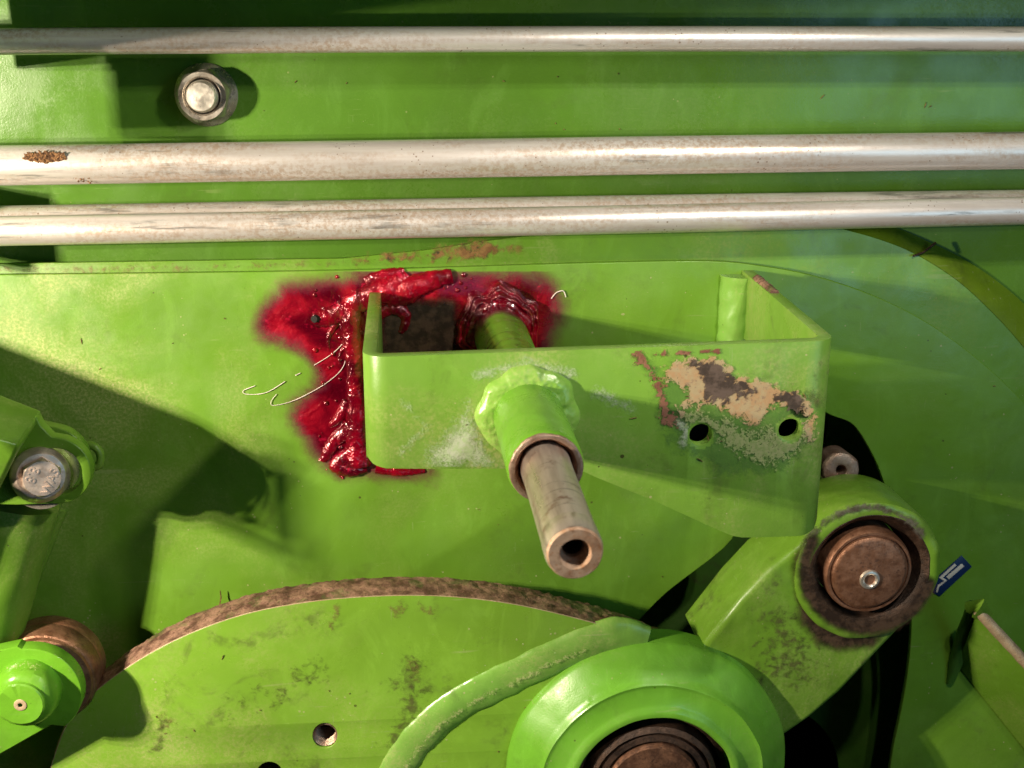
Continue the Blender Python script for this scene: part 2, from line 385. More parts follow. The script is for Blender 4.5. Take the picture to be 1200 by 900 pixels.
def coat(name, d, shapes, mat, parent, soft=10, step=3, clip=None, holes=(), label=None, lift=.0004):
    """shapes: ('p', polygon) or ('l', polyline, width) in photo pixels on the plane at distance d"""
    pts = [q for s in shapes for q in s[1]]; pad = soft * 1.5 + max([s[2] for s in shapes if s[0] == 'l'] + [0])
    x0, x1 = min(q[0] for q in pts) - pad, max(q[0] for q in pts) + pad; y0, y1 = min(q[1] for q in pts) - pad, max(q[1] for q in pts) + pad
    if clip: x0, y0, x1, y1 = max(x0, clip[0]), max(y0, clip[1]), min(x1, clip[2]), min(y1, clip[3])
    nx, ny = max(2, int((x1 - x0) / step)), max(2, int((y1 - y0) / step))
    X, Y = np.meshgrid(np.linspace(x0, x1, nx), np.linspace(y0, y1, ny))
    m = np.full(X.shape, -1e9)
    for s in shapes: m = np.maximum(m, sd_poly(X, Y, s[1]) if s[0] == 'p' else sd_line(X, Y, s[1], s[2]))
    m = np.clip(.5 + m / (2 * soft), -.6, 1.4)
    for (hx, hy, hr) in holes: m = np.where(np.hypot(X - hx, Y - hy) < hr, -3, m)
    vs = [P(a, b, d + lift) for a, b in zip(X.ravel(), Y.ravel())]
    fs = []
    mk = m
    for j in range(ny - 1):
        for i in range(nx - 1):
            if mk[j:j + 2, i:i + 2].max() > -.5 and mk[j:j + 2, i:i + 2].min() > -2: fs.append((j * nx + i, j * nx + i + 1, (j + 1) * nx + i + 1, (j + 1) * nx + i))
    me = bpy.data.meshes.new(name); me.from_pydata([tuple(v) for v in vs], [], fs)
    at = me.attributes.new('mask', 'FLOAT', 'POINT'); at.data.foreach_set('value', m.ravel().astype(np.float32))
    bm = bmesh.new(); bm.from_mesh(me); bmesh.ops.delete(bm, geom=[v for v in bm.verts if not v.link_faces], context='VERTS')
    for f in bm.faces:
        if f.normal.y > 0: f.normal_flip()
    bm.to_mesh(me); bm.free(); me.shade_smooth()
    return link(name, me, mat, parent, label=label)

# ================================================================== SETTING
# upper panel
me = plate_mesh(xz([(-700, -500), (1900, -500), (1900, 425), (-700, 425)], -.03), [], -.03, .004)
upper = struct(link('upper_panel', me, M['green_upper_dim']))
# backing plate, its edge runs from the ledge on the left into the big arc on the right
line1 = [(-700, 322), (-100, 312), (0, 309), (200, 306), (400, 303), (500, 293), (580, 281), (650, 273), (760, 266), (880, 262), (980, 266)]
arc_in = smooth_pts([(980, 266), (1030, 280), (1072, 297), (1120, 327), (1160, 363), (1200, 407), (1260, 485), (1330, 600), (1400, 760)], 6)
arc_out = smooth_pts([(980, 260), (1040, 264), (1092, 285), (1130, 304), (1165, 327), (1200, 356), (1265, 420), (1345, 530), (1430, 700)], 6)
HOLE = smooth_pts([(975, 487), (1000, 498), (1020, 528), (1034, 560), (1052, 620), (1066, 690), (1068, 740), (1062, 800), (1048, 870), (1030, 940), (960, 1010), (880, 960), (800, 860), (740, 760), (770, 705), (858, 632), (850, 590), (806, 556), (788, 512), (812, 474), (870, 462), (935, 470)], 6, True)
def grow(pts, k):
    c = np.mean(pts, axis=0); return [tuple(c + (np.array(p) - c) * k) for p in pts]
bp = line1 + [tuple(q) for q in arc_in[1:]] + [(1500, 1400), (-700, 1400)]
me = plate_mesh(xz(bp, -.009), [xz(grow(HOLE, 1.05), -.009)], -.009, .004, .0006)
backing = struct(link('backing_plate', me, M['green']))
# bent rim strip following the arc (with the dark joint near its tip)
vs = []; fs = []; N = len(arc_in)
for i in range(N):
    a = P(*arc_in[i], -.0085); b = P(*arc_out[i], -.0285)
    for k in range(7):
        t = k / 6; p = a.lerp(b, t); p.y -= .003 * math.sin(t * PI); vs.append(p)
for i in range(N - 1):
    for k in range(6): fs.append((i * 7 + k, i * 7 + k + 1, (i + 1) * 7 + k + 1, (i + 1) * 7 + k))
link('rim_strip', mesh('rim', vs, fs), paint('olive_rim_paint', (.15, .24, .012), dust=.3, grime=.3), backing)
q = [P(1078, 291, -.012), P(1094, 287, -.02), P(1100, 293, -.02), P(1084, 303, -.008)]
link('rim_joint', tubepath([P(1070, 300, -.006), P(1082, 296, -.008), P(1096, 285, -.018)], .0011, 8, disp=.0004), M['rust_dark'], backing)
# main side plate
top_edge = smooth_pts([(-700, 331), (-100, 323.5), (0, 322), (200, 320), (400, 317), (600, 311), (700, 308), (830, 306), (900, 313), (960, 325), (1020, 345), (1080, 374), (1140, 416), (1200, 472), (1270, 560), (1340, 680), (1400, 830), (1430, 1000)], 5)
mp = [tuple(q) for q in top_edge] + [(1430, 1400), (-700, 1400)]
me = plate_mesh(xz(mp, 0), [xz(HOLE, 0)], 0, .006, .0009)
side = struct(link('side_plate', me, M['green_dusty']))
# deeper housing seen through the opening
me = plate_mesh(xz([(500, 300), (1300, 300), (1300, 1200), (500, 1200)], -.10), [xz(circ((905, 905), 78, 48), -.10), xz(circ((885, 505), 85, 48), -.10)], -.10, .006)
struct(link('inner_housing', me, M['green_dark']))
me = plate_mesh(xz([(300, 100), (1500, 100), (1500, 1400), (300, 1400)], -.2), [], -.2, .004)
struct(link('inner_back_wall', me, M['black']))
# rust and grime settled along the ledge
coat('rust_stain', -.009, [('l', [(420, 306), (480, 301), (560, 293), (610, 292)], 6)], M['ledge_rust'], backing, 12, 2)
coat('rust_stain', -.009, [('l', [(-20, 316), (100, 315), (250, 313), (400, 309)], 3)], M['rubmark'], backing, 6, 2)
coat('dust_stain', 0, [('p', [(-20, 335), (230, 325), (330, 350), (380, 470), (300, 500), (150, 420), (-20, 390)])], M['haze_dust'], side, 40, 6, op if False else None) if False else None

# added sheets out of view past the left and upper border, shaped to cast shadows
def flange(name, prof_px, x_px, label):
    """added shadow-casting sheet square on the plate at wall column x_px; prof_px = (wall row, height)"""
    ps = [P(x_px, yy, 0) + Vector((0, -h, 0)) for yy, h in prof_px]; n = len(ps); x0 = ps[0].x
    for p in ps: p.x = x0
    vs = ps + [p - Vector((.008, 0, 0)) for p in ps]
    fs = [tuple(range(n)), tuple(range(n, 2 * n))] + [(i, (i + 1) % n, n + (i + 1) % n, n + i) for i in range(n)]
    me = applied(mesh(name, vs, fs), [('BEVEL', .001, 2)])
    return tag(link(name, me, M['green']), label, 'flange')
flange('side_shade_sheet', [(402, -.0), (400, .172), (462, .172), (462, .222), (398, .222), (398, .241), (474, .241), (478, .178), (500, .158), (540, .146), (636, .126), (618, -.0)], -30, 'added unseen green sheet just beyond the left border, shaped to cast shade on the plate')  # added outside the view; outline and notch shape the left shadow
flange('notched_shade_sheet', [(-260, .002), (-260, .40), (76, .40), (76, .155), (158, .150), (158, .085), (84, .085), (84, .002)], -62, 'added unseen notched green sheet casting shade from beyond the upper left corner')  # added to keep the work lamp off the upper left panel
flange('low_shade_tab', [(218, .0), (218, .068), (300, .068), (300, .0)], -62, 'added unseen low green tab casting shade at the left end of the lower pipes')  # added to darken the panel left of the lower pipes
vs = [P(-700, -42, 0), P(1900, -42, 0)]; z_ = P(600, -46, 0).z
vs = [Vector((x, y, z)) for x in (vs[0].x, vs[1].x) for y, z in ((.03, z_), (-.17, z_), (-.17, z_ + .006), (.03, z_ + .006))]
tag(link('top_shade_ledge', mesh('l', vs, [(0, 1, 2, 3), (4, 5, 6, 7), (0, 1, 5, 4), (1, 2, 6, 5), (2, 3, 7, 6), (3, 0, 4, 7)]), M['green']), 'added unseen green ledge casting shade from above the topmost pipe', 'ledge')  # added unseen ledge, blocks the overhead lamp along the top

# ---- red marking paint sprayed on the plate around the weld
red_shape = smooth_pts([(304, 376), (322, 348), (360, 330), (410, 319), (440, 322), (480, 317), (560, 319), (615, 319), (642, 333), (655, 352), (652, 390), (640, 450), (520, 440), (432, 470), (436, 545), (505, 553), (470, 560), (425, 556), (395, 548), (368, 530), (348, 498), (350, 470), (372, 440), (360, 415), (325, 402)], 4, True)
coat('red_overspray', 0, [('p', [tuple(q) for q in red_shape])], M['red_spray'], side, 17, 2.5, clip=(270, 318, 720, 640), label='crimson marking paint misted over the green plate')

def scratch(pts, r=.0005):
    p = smooth_pts(pts, 8); w3 = [P(a, b, .0012) for a, b in p]
    rr = [r * (.55 + .6 * abs(noise.noise(Vector((i * .35, 3, len(p)))))) for i in range(len(p))]
    return tubepath(w3, rr, 6)
for s in ([(299, 452), (285, 458), (290, 462), (312, 460), (334, 447)], [(346, 440), (352, 437)], [(368, 428), (390, 414), (405, 398), (408, 388)],
          [(324, 462), (318, 470), (320, 475), (340, 471), (362, 461), (385, 447), (402, 430), (408, 405)]):
    link('white_scratch', scratch(s), M['white_scr'], side)
link('white_scratch', scratch([(646, 350), (652, 343), (660, 341), (663, 348)], .0008), M['white_scr'], side)

# ================================================================== HYDRAULIC PIPES
def pipe(yl, yr, d, px_thick, label, xl=-700, xr=1900):
    sl = (yr - yl) / 1200
    a = P(0, yl, d); b = P(1200, yr, d); v = b - a
    mid = (P(600, (yl + yr) / 2 - px_thick / 2, d) - P(600, (yl + yr) / 2 + px_thick / 2, d)).length
    p0 = a - v * .55; p1 = a + v * 1.55; n = 120; pts = []
    for i in range(n + 1):
        q = p0.lerp(p1, i / n); q = q + Vector((0, 0, .0012 * math.sin(i * .045 + yl))); pts.append(q)
    o = link('hydraulic_pipe', tubepath(pts, mid / 2 * .985, 40), M['tube'])
    return tag(o, label, 'pipe', 'zinc plated pipes running across the top of the green panel'), mid / 2
_, r1 = pipe(49, 46.5, .038, 31, 'topmost thin zinc pipe, running above the flange nut')
p2, r2 = pipe(192.5, 178, .030, 46, 'thickest zinc pipe with a brown dirt clump near its left end, just below the nut')
pipe(262, 244, .004, 42, 'zinc pipe mostly hidden behind the lowest front pipe, only its upper edge showing')
p3, r3 = pipe(271.5, 245.5, .034, 34, 'lowest front zinc pipe, directly above the red marking paint')
# dirt clump on pipe 2
mes = []
for i in range(230):
    t = random.gauss(0, 1); x = 52 + max(-22, min(22, random.gauss(0, 12))); y = 184 + random.uniform(-6.5, 6.5) * (1 - abs(x - 52) / 40)
    c = P(x, y, .030 + r2 * .93) ; s = random.uniform(.0006, .0017)
    dv = Vector((random.uniform(-1, 1), random.uniform(-.3, .3), random.uniform(-.6, .6))).normalized()
    mes.append(tubepath([c - dv * s * 1.6, c, c + dv * s * 1.6], [s * .5, s * .8, s * .4], 5))
stuff(tag(link('dirt_clump', join(mes), M['dirt']), 'clump of dry brown dirt stuck on the thickest pipe at the far left', 'dirt'))
mes = []
for i in range(60):
    x, y = random.gauss(98, 5), random.gauss(206, 4); c = P(x, y, .030 + r2 * .75); s = random.uniform(.0003, .0008)
    mes.append(tubepath([c, c + Vector((s, -s * .3, s))], s, 5))
stuff(tag(link('dirt_smear', join(mes), M['dirt']), 'small sprinkle of brown dirt on the pipe, right of the dirt clump', 'dirt'))

# ================================================================== FLANGE NUT top left
c = P(242, 111, -.03)
nut = thing('flange_nut', 'silver flange nut with protruding stud end on the upper panel between the pipes', 'nut', c)
rw = (P(279, 110, -.03) - P(205, 110, -.03)).length / 2
link('washer', lathe_mesh(c, (0, -1, 0), [(rw * .4, 0), (rw, 0), (rw, .0015), (rw * .96, .0025), (rw * .80, .006), (rw * .4, .0062), (rw * .4, 0)], 80), M['zinc'], nut)
def hexnut(c, axis, R_, h0, h1, rin, rot=0.0, rim=True):
    a, u, v = basis(axis); vs = []; fs = []; seg = 72
    def hr(t):
        q = ((t - rot) % (PI / 3)) - PI / 6; return R_ * math.cos(PI / 6) / math.cos(q)
    prof = []
    ch = R_ * .87
    rows = [(h0, 99), (h0 + (h1 - h0) * .72, 99), (h0 + (h1 - h0) * .86, R_ * .945), (h1, ch)]
    for h, lim in rows:
        prof.append([(min(hr(2 * PI * k / seg), lim), h) for k in range(seg)])
    for r_, h in ([(ch * .97, h1 + .0008), (ch * .80, h1 + .0008), (rin, h1 - .0012), (rin, h0)] if rim else []):
        prof.append([(r_, h)] * seg)
    for row in prof:
        for k in range(seg):
            t = 2 * PI * k / seg; r_, h = row[k]; vs.append(Vector(c) + a * h + (u * math.cos(t) + v * math.sin(t)) * r_)
    for i in range(len(prof) - 1):
        for k in range(seg):
            k2 = (k + 1) % seg; fs.append((i * seg + k, i * seg + k2, (i + 1) * seg + k2, (i + 1) * seg + k))
    if not rim: fs.append(tuple(range((len(prof) - 1) * seg, len(prof) * seg)))
    return mesh('hex', vs, fs, True, 25)
link('nut_body', hexnut(c, (0, -1, 0), rw * .88, .005, .022, rw * .56, rot=.22), M['zinc'], nut)
prof = [(rw * .3, .002), (rw * .50, .002)]
for i in range(8): prof += [(rw * .50, .005 + i * .0028), (rw * .465, .0064 + i * .0028)]
prof += [(rw * .47, .0285), (rw * .43, .0310), (.0001, .0313)]
link('stud', lathe_mesh(c, (0, -1, 0), prof, 64), M['stud'], nut)

# ================================================================== BRACKET
DB = .215
TK = .0095
br = thing('mounting_bracket', 'green bent steel bracket with two round holes and chipped orange primer, standing off the plate', 'bracket', P(640, 440, 0))
XL = P(424, 418, DB).x; XR = P(982.5, 398, DB).x; RC = .017
zt = lambda x: P(424, 419, DB).z + (P(982, 399, DB).z - P(424, 419, DB).z) * (x - XL) / (XR - XL)
bot_px = [(424, 500), (425, 530), (429, 541), (438, 547), (452, 549), (520, 549.5), (600, 549), (680, 551), (700, 560), (767, 587), (830, 616), (858, 628), (870, 630), (900, 629.5), (940, 628), (957, 622), (965, 610), (968, 590)]
bx = [P(a, b, DB) for a, b in bot_px]; bX = [q.x for q in bx]; bZ = [q.z for q in bx]
bX[0] = XL - .001
zb = lambda x: float(np.interp(x, bX, bZ))
path = []                         # (x, y, nx, ny, xr) outer path, outward normal, x for z lookup
legl = np.linspace(.001, DB - RC, 12)
for y in legl: path.append((XL, -y, -1, 0))
for k in range(1, 8):
    t = k / 8 * PI / 2; path.append((XL + RC - RC * math.cos(t), -(DB - RC) - RC * math.sin(t), -math.cos(t), -math.sin(t)))
for x in np.linspace(XL + RC, XR - RC, 90): path.append((x, -DB, 0, -1))
for k in range(1, 8):
    t = k / 8 * PI / 2; path.append((XR - RC + RC * math.sin(t), -(DB - RC) - RC * math.cos(t), math.sin(t), -math.cos(t)))
for y in legl[::-1]: path.append((XR, -y, 1, 0))
vs = []; fs = []
xlo = XL + .006; xhi = P(952, 600, DB).x
for (x, y, nx, ny) in path:
    z1 = zt(x); z0 = zb(x)
    if ny == 0 and nx < 0: z0 = zb(XL + .0045)
    if ny == 0 and nx > 0: z1 += .0075 * min(1, max(0, (DB - RC + y) / (DB - RC)))
    if ny == 0 and nx > 0: z0 = P(968, 600, DB).z + (P(968, 478, DB).z - P(968, 600, DB).z) * min(1, max(0, (DB - RC + y) / .035))
    ix, iy = x - nx * TK, y - ny * TK
    vs += [(x, y, z1), (ix, iy, z1), (ix, iy, z0), (x, y, z0)]
n = len(path)
for i in range(n - 1):
    for k in range(4):
        k2 = (k + 1) % 4; fs.append((i * 4 + k, i * 4 + k2, (i + 1) * 4 + k2, (i + 1) * 4 + k))
fs += [(0, 1, 2, 3), tuple(range((n - 1) * 4, n * 4))]
bmesh_ = mesh('bracket', vs, fs)
HB = [(821, 509.5, 13.2), (925.5, 503.5, 13.2)]
cuts = [lathe_mesh(P(a, b, DB) + Vector((0, .03, 0)), (0, -1, 0), [(r_ * (P(a + 1, b, DB) - P(a, b, DB)).length, 0), (r_ * (P(a + 1, b, DB) - P(a, b, DB)).length, .06)], 48, cap=True) for a, b, r_ in HB]
cutter = join(cuts)
bm_ = applied(bmesh_, [('BOOLEAN', cutter), ('BEVEL', .0011, 2)])
link('bent_plate', bm_, M['green_bracket'], br)
hl = [(a, b, r_ + 1.2) for a, b, r_ in HB]
bc = (426, 400, 980, 632)
coat('older_green_paint', DB, [('p', [(770, 470), (760, 430), (790, 425), (850, 455), (930, 470), (955, 500), (940, 540), (900, 552), (840, 560), (795, 530), (775, 500)])], M['teal'], br, 16, 3, holes=hl)
coat('maroon_rust', DB, [('l', [(748, 417), (762, 432), (774, 460), (783, 490), (788, 497)], 6)], M['maroon'], br, 7, 1.6, lift=.0008)
coat('maroon_rust', DB, [('l', [(768, 415), (782, 414.5)], 2.5), ('l', [(792, 414), (806, 413)], 3), ('l', [(822, 412), (842, 411)], 1.5)], M['maroon'], br, 3, 1.8, lift=.0008)
coat('orange_primer', DB, [('p', [(783, 428), (800, 420), (840, 420), (862, 438), (905, 449), (928, 458), (942, 470), (938, 482), (912, 474), (900, 484), (885, 498), (862, 488), (835, 478), (812, 470), (800, 480), (803, 455), (780, 440)]), ('l', [(941, 470), (949, 490), (948, 508)], 2.5)], M['primer'], br, 9, 1.6, holes=hl, lift=.0009)
coat('bare_metal_chip', DB, [('p', [(812, 425), (835, 428), (850, 442), (880, 452), (888, 458), (860, 464), (842, 474), (828, 464), (826, 446)]), ('p', [(914, 462), (932, 462), (938, 474), (934, 478), (915, 466)])], M['bare'], br, 8, 1.6, lift=.0013)
coat('chipped_lime_paint', DB, [('p', [(790, 475), (830, 480), (880, 500), (940, 495), (952, 520), (925, 548), (880, 545), (850, 525), (800, 500)])], M['limechip'], br, 10, 2, holes=hl, lift=.0012)
coat('paint_dust', DB, [('p', [(505, 548), (580, 548), (560, 500), (550, 470), (530, 500), (500, 530)])], M['haze_dust'], br, 18, 3, clip=(430, 425, 700, 547))
coat('paint_dust', DB, [('l', [(560, 440), (620, 424), (670, 440)], 6), ('l', [(470, 470), (500, 500), (470, 530)], 2), ('l', [(700, 460), (740, 480)], 6)], M['haze_dust'], br, 12, 3, clip=(430, 415, 760, 547), lift=.0006)
coat('paint_dust', DB, [('l', [(795, 495), (805, 505), (800, 520)], 5)], M['haze_dust'], br, 6, 2, holes=hl, lift=.0015)
coat('grime_patch', DB, [('l', [(962, 430), (958, 470), (950, 460)], 6)], M['grime'], br, 12, 3, clip=(700, 410, 972, 600))
# pale painted weld where the right leg meets the plate
wz0 = zt(XR); pts = [Vector((XR - TK - .003, -.003, wz0 + .004 - k * .0032)) for k in range(60)]
link('leg_weld', tubepath([p + Vector((0, 0, 0)) for p in pts], [.0165 + .0010 * noise.noise(p * 60) for p in pts], 18, disp=.0013, ds=110), M['green_pale'], br)
# worn brown edge on the top of the right leg near the plate
link('worn_edge', tubepath([Vector((XR - TK / 2, -.03 - .003 * k, wz0 + .0002 + .0075 * (DB - RC - .03 - .003 * k) / (DB - RC))) for k in range(18)], .0030, 8, disp=.0008, ds=300, flat=1.3, flat_axis=(1, 0, 0)), M['maroon'] if False else M['rim_rust'], br)

# ---- red welds on the plate
def wbead(pts, r, disp=.004, ds=150, name='weld_bead', mat='red', d=0.0, flat=.75, rip=.10, rn=.005, par=None, label=None):
    p = smooth_pts(pts, 8); w3 = [P(a, b, d) for a, b in p]; disp *= .30; ds *= .6; rip *= .5
    L = len(w3); rr = [(r if not isinstance(r, (list, tuple)) else float(np.interp(i / (L - 1), np.linspace(0, 1, len(r)), r))) for i in range(L)]
    # resample densely
    return link(name, tubepath(w3, rr, 20, disp=disp, ds=ds, flat=flat, ripple=rip, rip_n=rn), M[mat], par or br, label=label)
wbead([(368, 374), (385, 371), (405, 362), (425, 350), (450, 341), (468, 331), (478, 321)], [.0075, .0085, .0095, .011, .013, .010, .005], .0035, label='crimson weld bead')
link('pinhole', lathe_mesh(P(368, 374, .0075), (-.5, -1, 0.1), [(.0034, -.004), (.0030, .0), (.0001, .0002)], 20), M['black'], br)
wbead([(410, 352), (412, 390), (415, 430), (417, 470), (418, 510), (420, 545)], [.010, .0085, .0075, .008, .010, .012], .0045, 120, label='crimson weld bead')
wbead([(404, 366), (390, 385), (384, 400), (386, 410)], [.004, .003, .002, .001], .0015)
wbead([(400, 372), (404, 400), (396, 420)], [.004, .002, .001], .0015)
wbead([(428, 330), (450, 323), (474, 319)], [.005, .006, .004], .004)
wbead([(452, 350), (478, 340), (500, 330), (530, 324)], [.010, .013, .009, .006], .007, 100, label='crimson weld bead')
wbead([(440, 372), (460, 360), (475, 372), (470, 390)], [.005, .007, .006, .003], .005, 130)
wbead([(412, 500), (398, 512), (388, 522), (378, 540)], [.008, .006, .006, .004], .006, 160)
wbead([(418, 528), (405, 536), (395, 546), (410, 551), (430, 548)], [.009, .007, .007, .007, .004], .006, 160)
wbead([(408, 470), (398, 488), (386, 500)], [.005, .005, .002], .004, 160)
wbead([(440, 549), (470, 553), (498, 552)], [.005, .004, .002], .003, 140)
random.seed(3)
mes = []
for i in range(150):
    u = random.random()
    if u < .4: x, y = random.gauss(402, 13), random.gauss(530, 15)
    elif u < .7: x, y = random.gauss(500, 35), random.gauss(328, 7)
    else: x, y = random.gauss(398, 16), random.gauss(400, 40)
    if y < 322: continue
    r_ = random.uniform(.0006, .0022); mes.append(lathe_mesh(P(x, y, 0), (random.uniform(-.3, .3), -1, random.uniform(-.3, .3)), [(r_ * 1.2, 0), (r_, r_ * .6), (r_ * .5, r_ * 1.05), (.0001, r_ * 1.15)], 8))
stuff(link('weld_spatter', join(mes), M['red'], br))

# ================================================================== AXLE
AX = P(585, 385, 0)
AX = Vector((P(617, 487, DB).x, 0, P(617, 487, DB).z)); AX = Vector(((P(584, 384, 0).x + AX.x) / 2, 0, (P(584, 384, 0).z + AX.z) / 2))
AX = P(584, 384, 0); AXD = (P(675, 652, .43) - AX) / .43
def axis_at(d): return AX + AXD * d
rs = (P(683, 550, .317) - P(591, 550, .317)).length / 2
rr_ = (P(711, 650, .43) - P(641, 650, .43)).length / 2
ax = thing('axle', 'hollow rusty steel axle in a green sleeve poking through the bracket towards the viewer', 'axle', AX)
DS = .312; DE = .428
prof = [(rs * .93, 0), (rs * .93, DB - .005), (rs, DB + .0), (rs, DS - .004), (rs * .975, DS - .0015), (rs * .93, DS), (rs * .86, DS), (rs * .86, DS - .012), (rs * .86, 0)]
link('sleeve', lathe_mesh(AX, AXD, prof, 96), M['green_fresh'], ax)
link('sleeve_lip', lathe_mesh(AX, AXD, ringprof(rs * .80, rs * .955, DS - .004, DS + .0012, .001), 96, .0005, 150), M['pale_rust'], ax)
link('bushing', lathe_mesh(AX, AXD, [(rr_ * 1.0, DS - .03), (rs * .86, DS - .03), (rs * .86, DS - .003), (rs * .80, DS - .0015), (rr_ * 1.07, DS - .004), (rr_ * 1.0, DS - .008), (rr_ * 1.0, DS - .03)], 96), M['copper'], ax)
prof = [(rr_, .1), (rr_, DS), (rr_ * .985, DS + .018), (rr_ * .985, DE - .020), (rr_ * .985, DE - .0185), (rr_ * 1.0, DE - .018), (rr_, DE - .005), (rr_ * .96, DE - .0018), (rr_ * .88, DE)]
link('shaft', lathe_mesh(AX, AXD, prof[:-1], 96, .00035, 80), M['rod'], ax)
prof = [(rr_ * .962, DE - .0019), (rr_ * .90, DE), (rr_ * .56, DE), (rr_ * .50, DE - .003), (rr_ * .42, DE - .007), (rr_ * .38, DE - .008), (rr_ * .37, DE - .06), (.0001, DE - .061)]
link('shaft_end', lathe_mesh(AX, AXD, prof, 96, .0002, 120), M['orange_rust'], ax)
link('bore', lathe_mesh(AX, AXD, [(rr_ * .368, DE - .012), (rr_ * .36, DE - .055), (.0001, DE - .056)], 40), M['rust_dark'], ax)
# weld collar on the bracket round the sleeve
def ringweld(c, R0, R1, h, name, mat, par, lob=.002, seed=0, a0=0, a1=2 * PI, disp=.003, ds=110, label=None, ex=1.0, arcs=.0):
    vs = []; fs = []; A = 200; B = 22; full = abs(a1 - a0 - 2 * PI) < 1e-3
    for i in range(A + (0 if full else 1)):
        t = a0 + (a1 - a0) * i / A
        ww = R1 + lob * noise.noise(Vector((math.cos(t) * 2.4 + seed, math.sin(t) * 2.4, seed))) * 2 
        for k in range(B):
            u = k / (B - 1); rip = (1 + arcs * math.sin(u * 17 + 1.2 * noise.noise(Vector((math.cos(t) * 2, math.sin(t) * 2, 5))))); rad = R0 + (ww - R0) * u; y = h * math.sqrt(max(0, 1 - u ** 2.4)) * (1 + .08 * noise.noise(Vector((math.cos(t) * 7 + seed, math.sin(t) * 7, u * 1.5)))) * rip
            p = Vector((c.x + rad * math.cos(t) * ex, c.y - y, c.z + rad * math.sin(t)))
            nn = noise.fractal(p * ds, .8, 2.1, 4) * disp * (1 - u * .6); p.y -= nn; vs.append(p)
    m_ = A if full else A + 1
    for i in range(A):
        j = (i + 1) % m_
        for k in range(B - 1): fs.append((i * B + k, j * B + k, j * B + k + 1, i * B + k + 1))
    return link(name, mesh('w', vs, fs, True, 70), M[mat], par, label=label)
ringweld(axis_at(DB), rs * .96, rs * 1.44, .0075, 'weld_collar', 'green_weld', br, .0018, 4, disp=.0009, ds=150, label='lumpy pale green painted weld round the sleeve')
ringweld(axis_at(0), rs * .90, rs * 1.55, .013, 'weld_collar', 'red', br, .004, 9, arcs=.16, disp=.0015, ds=50, label='crimson weld ring at the foot of the axle')
ringweld(axis_at(.009), rs * .90, rs * 1.18, .006, 'weld_collar', 'red', br, .002, 2, disp=.0008, ds=80)
# red paint spread up the foot of the sleeve
me = lathe_mesh(AX, AXD, [(rs * .933, .001), (rs * .936, .03), (rs * .936, .05), (rs * .935, .07), (rs * .934, .10)], 96)
at = me.attributes.new('mask', 'FLOAT', 'POINT')
at.data.foreach_set('value', np.array([float(np.interp(-v.co.y, [.012, .028, .062], [1.2, .6, -.5])) for v in me.vertices], dtype=np.float32))
link('red_overspray', me, M['red_spray'], ax)
# ---- left leg red inside and plate corner
coat('dark_patch', .0, [('p', [(446, 368), (480, 352), (532, 352), (540, 380), (536, 440), (446, 440)])], M['grease'], side, 12, 3, lift=.0016)  # darkens the plate between the left leg and the axle
coat('red_overspray', .0, [('p', [(436, 346), (560, 330), (600, 420), (600, 480), (436, 480)])], M['red_spray'], side, 20, 4, lift=.0009)

# ================================================================== CAM PLATE (bottom)
DC = .080; TC = .036
cp = thing('cam_plate', 'large curved green plate with rusty rim at the bottom, carrying a round bearing boss', 'cam plate', P(480, 900, .05))
edge = smooth_pts([(60, 960), (58, 915), (66, 880), (86, 838), (130, 796), (200, 753), (280, 722), (360, 706), (440, 699), (520, 699), (600, 708), (680, 726), (740, 744), (795, 768), (850, 808), (893, 857), (916, 910), (926, 1000)], 6)
outl = [tuple(q) for q in edge] + [(900, 1150), (700, 1250), (300, 1250), (120, 1150)]
hc = [xz(circ((381, 862), 14.5, 40), DC), xz(circ((316, 909), 16, 40), DC)]
rawx = xz(outl, DC)
link('plate', plate_mesh(rawx, hc, DC, TC * .5, .0006), M['green_cam'], cp)
# rust-covered rolling rim: a slightly rough band that follows the plate edge
ex = xz([tuple(q) for q in edge], DC); vs = []; fs = []; K = 12; E = len(ex)
dense = []
for i in range(E - 1):
    for k in range(4): t = k / 4; dense.append((ex[i][0] * (1 - t) + ex[i + 1][0] * t, ex[i][1] * (1 - t) + ex[i + 1][1] * t))
dense.append(ex[-1]); cx = np.mean([q[0] for q in rawx]); cz = np.mean([q[1] for q in rawx])
for i, (x, z) in enumerate(dense):
    a = dense[max(i - 1, 0)]; b = dense[min(i + 1, len(dense) - 1)]
    nx, nz = -(b[1] - a[1]), (b[0] - a[0]); l = math.hypot(nx, nz); nx /= l; nz /= l
    for k in range(K + 1):
        t = k / K; off = .0004 + .0012 * math.sin(t * PI)
        p = Vector((x, -(DC - .0006) + t * (TC - .0012), z)); nn = noise.fractal(p * 160, .8, 2, 4) * .0013 * math.sin(min(1, t * 3) * PI / 2)
        vs.append(p + Vector((nx, 0, nz)) * (off + nn))
for i in range(len(dense) - 1):
    for k in range(K): fs.append((i * (K + 1) + k, i * (K + 1) + k + 1, (i + 1) * (K + 1) + k + 1, (i + 1) * (K + 1) + k))
link('rusty_rim', mesh('rim', vs, fs, True, 70), M['rim_rust'], cp)
ex2 = [(x, z) for x, z in rawx]
link('back_plate', plate_mesh(ex2, [hc[0], hc[1]], DC - TC * .5 - .0002, TC * .5 - .001, .0005), M['rust_dark'], cp)
# thin pale line where paint ends at the edge
link('edge_line', tubepath([Vector((x, -(DC - .0006), z)) for x, z in dense], .00055, 6), M['tan_edge'], cp)
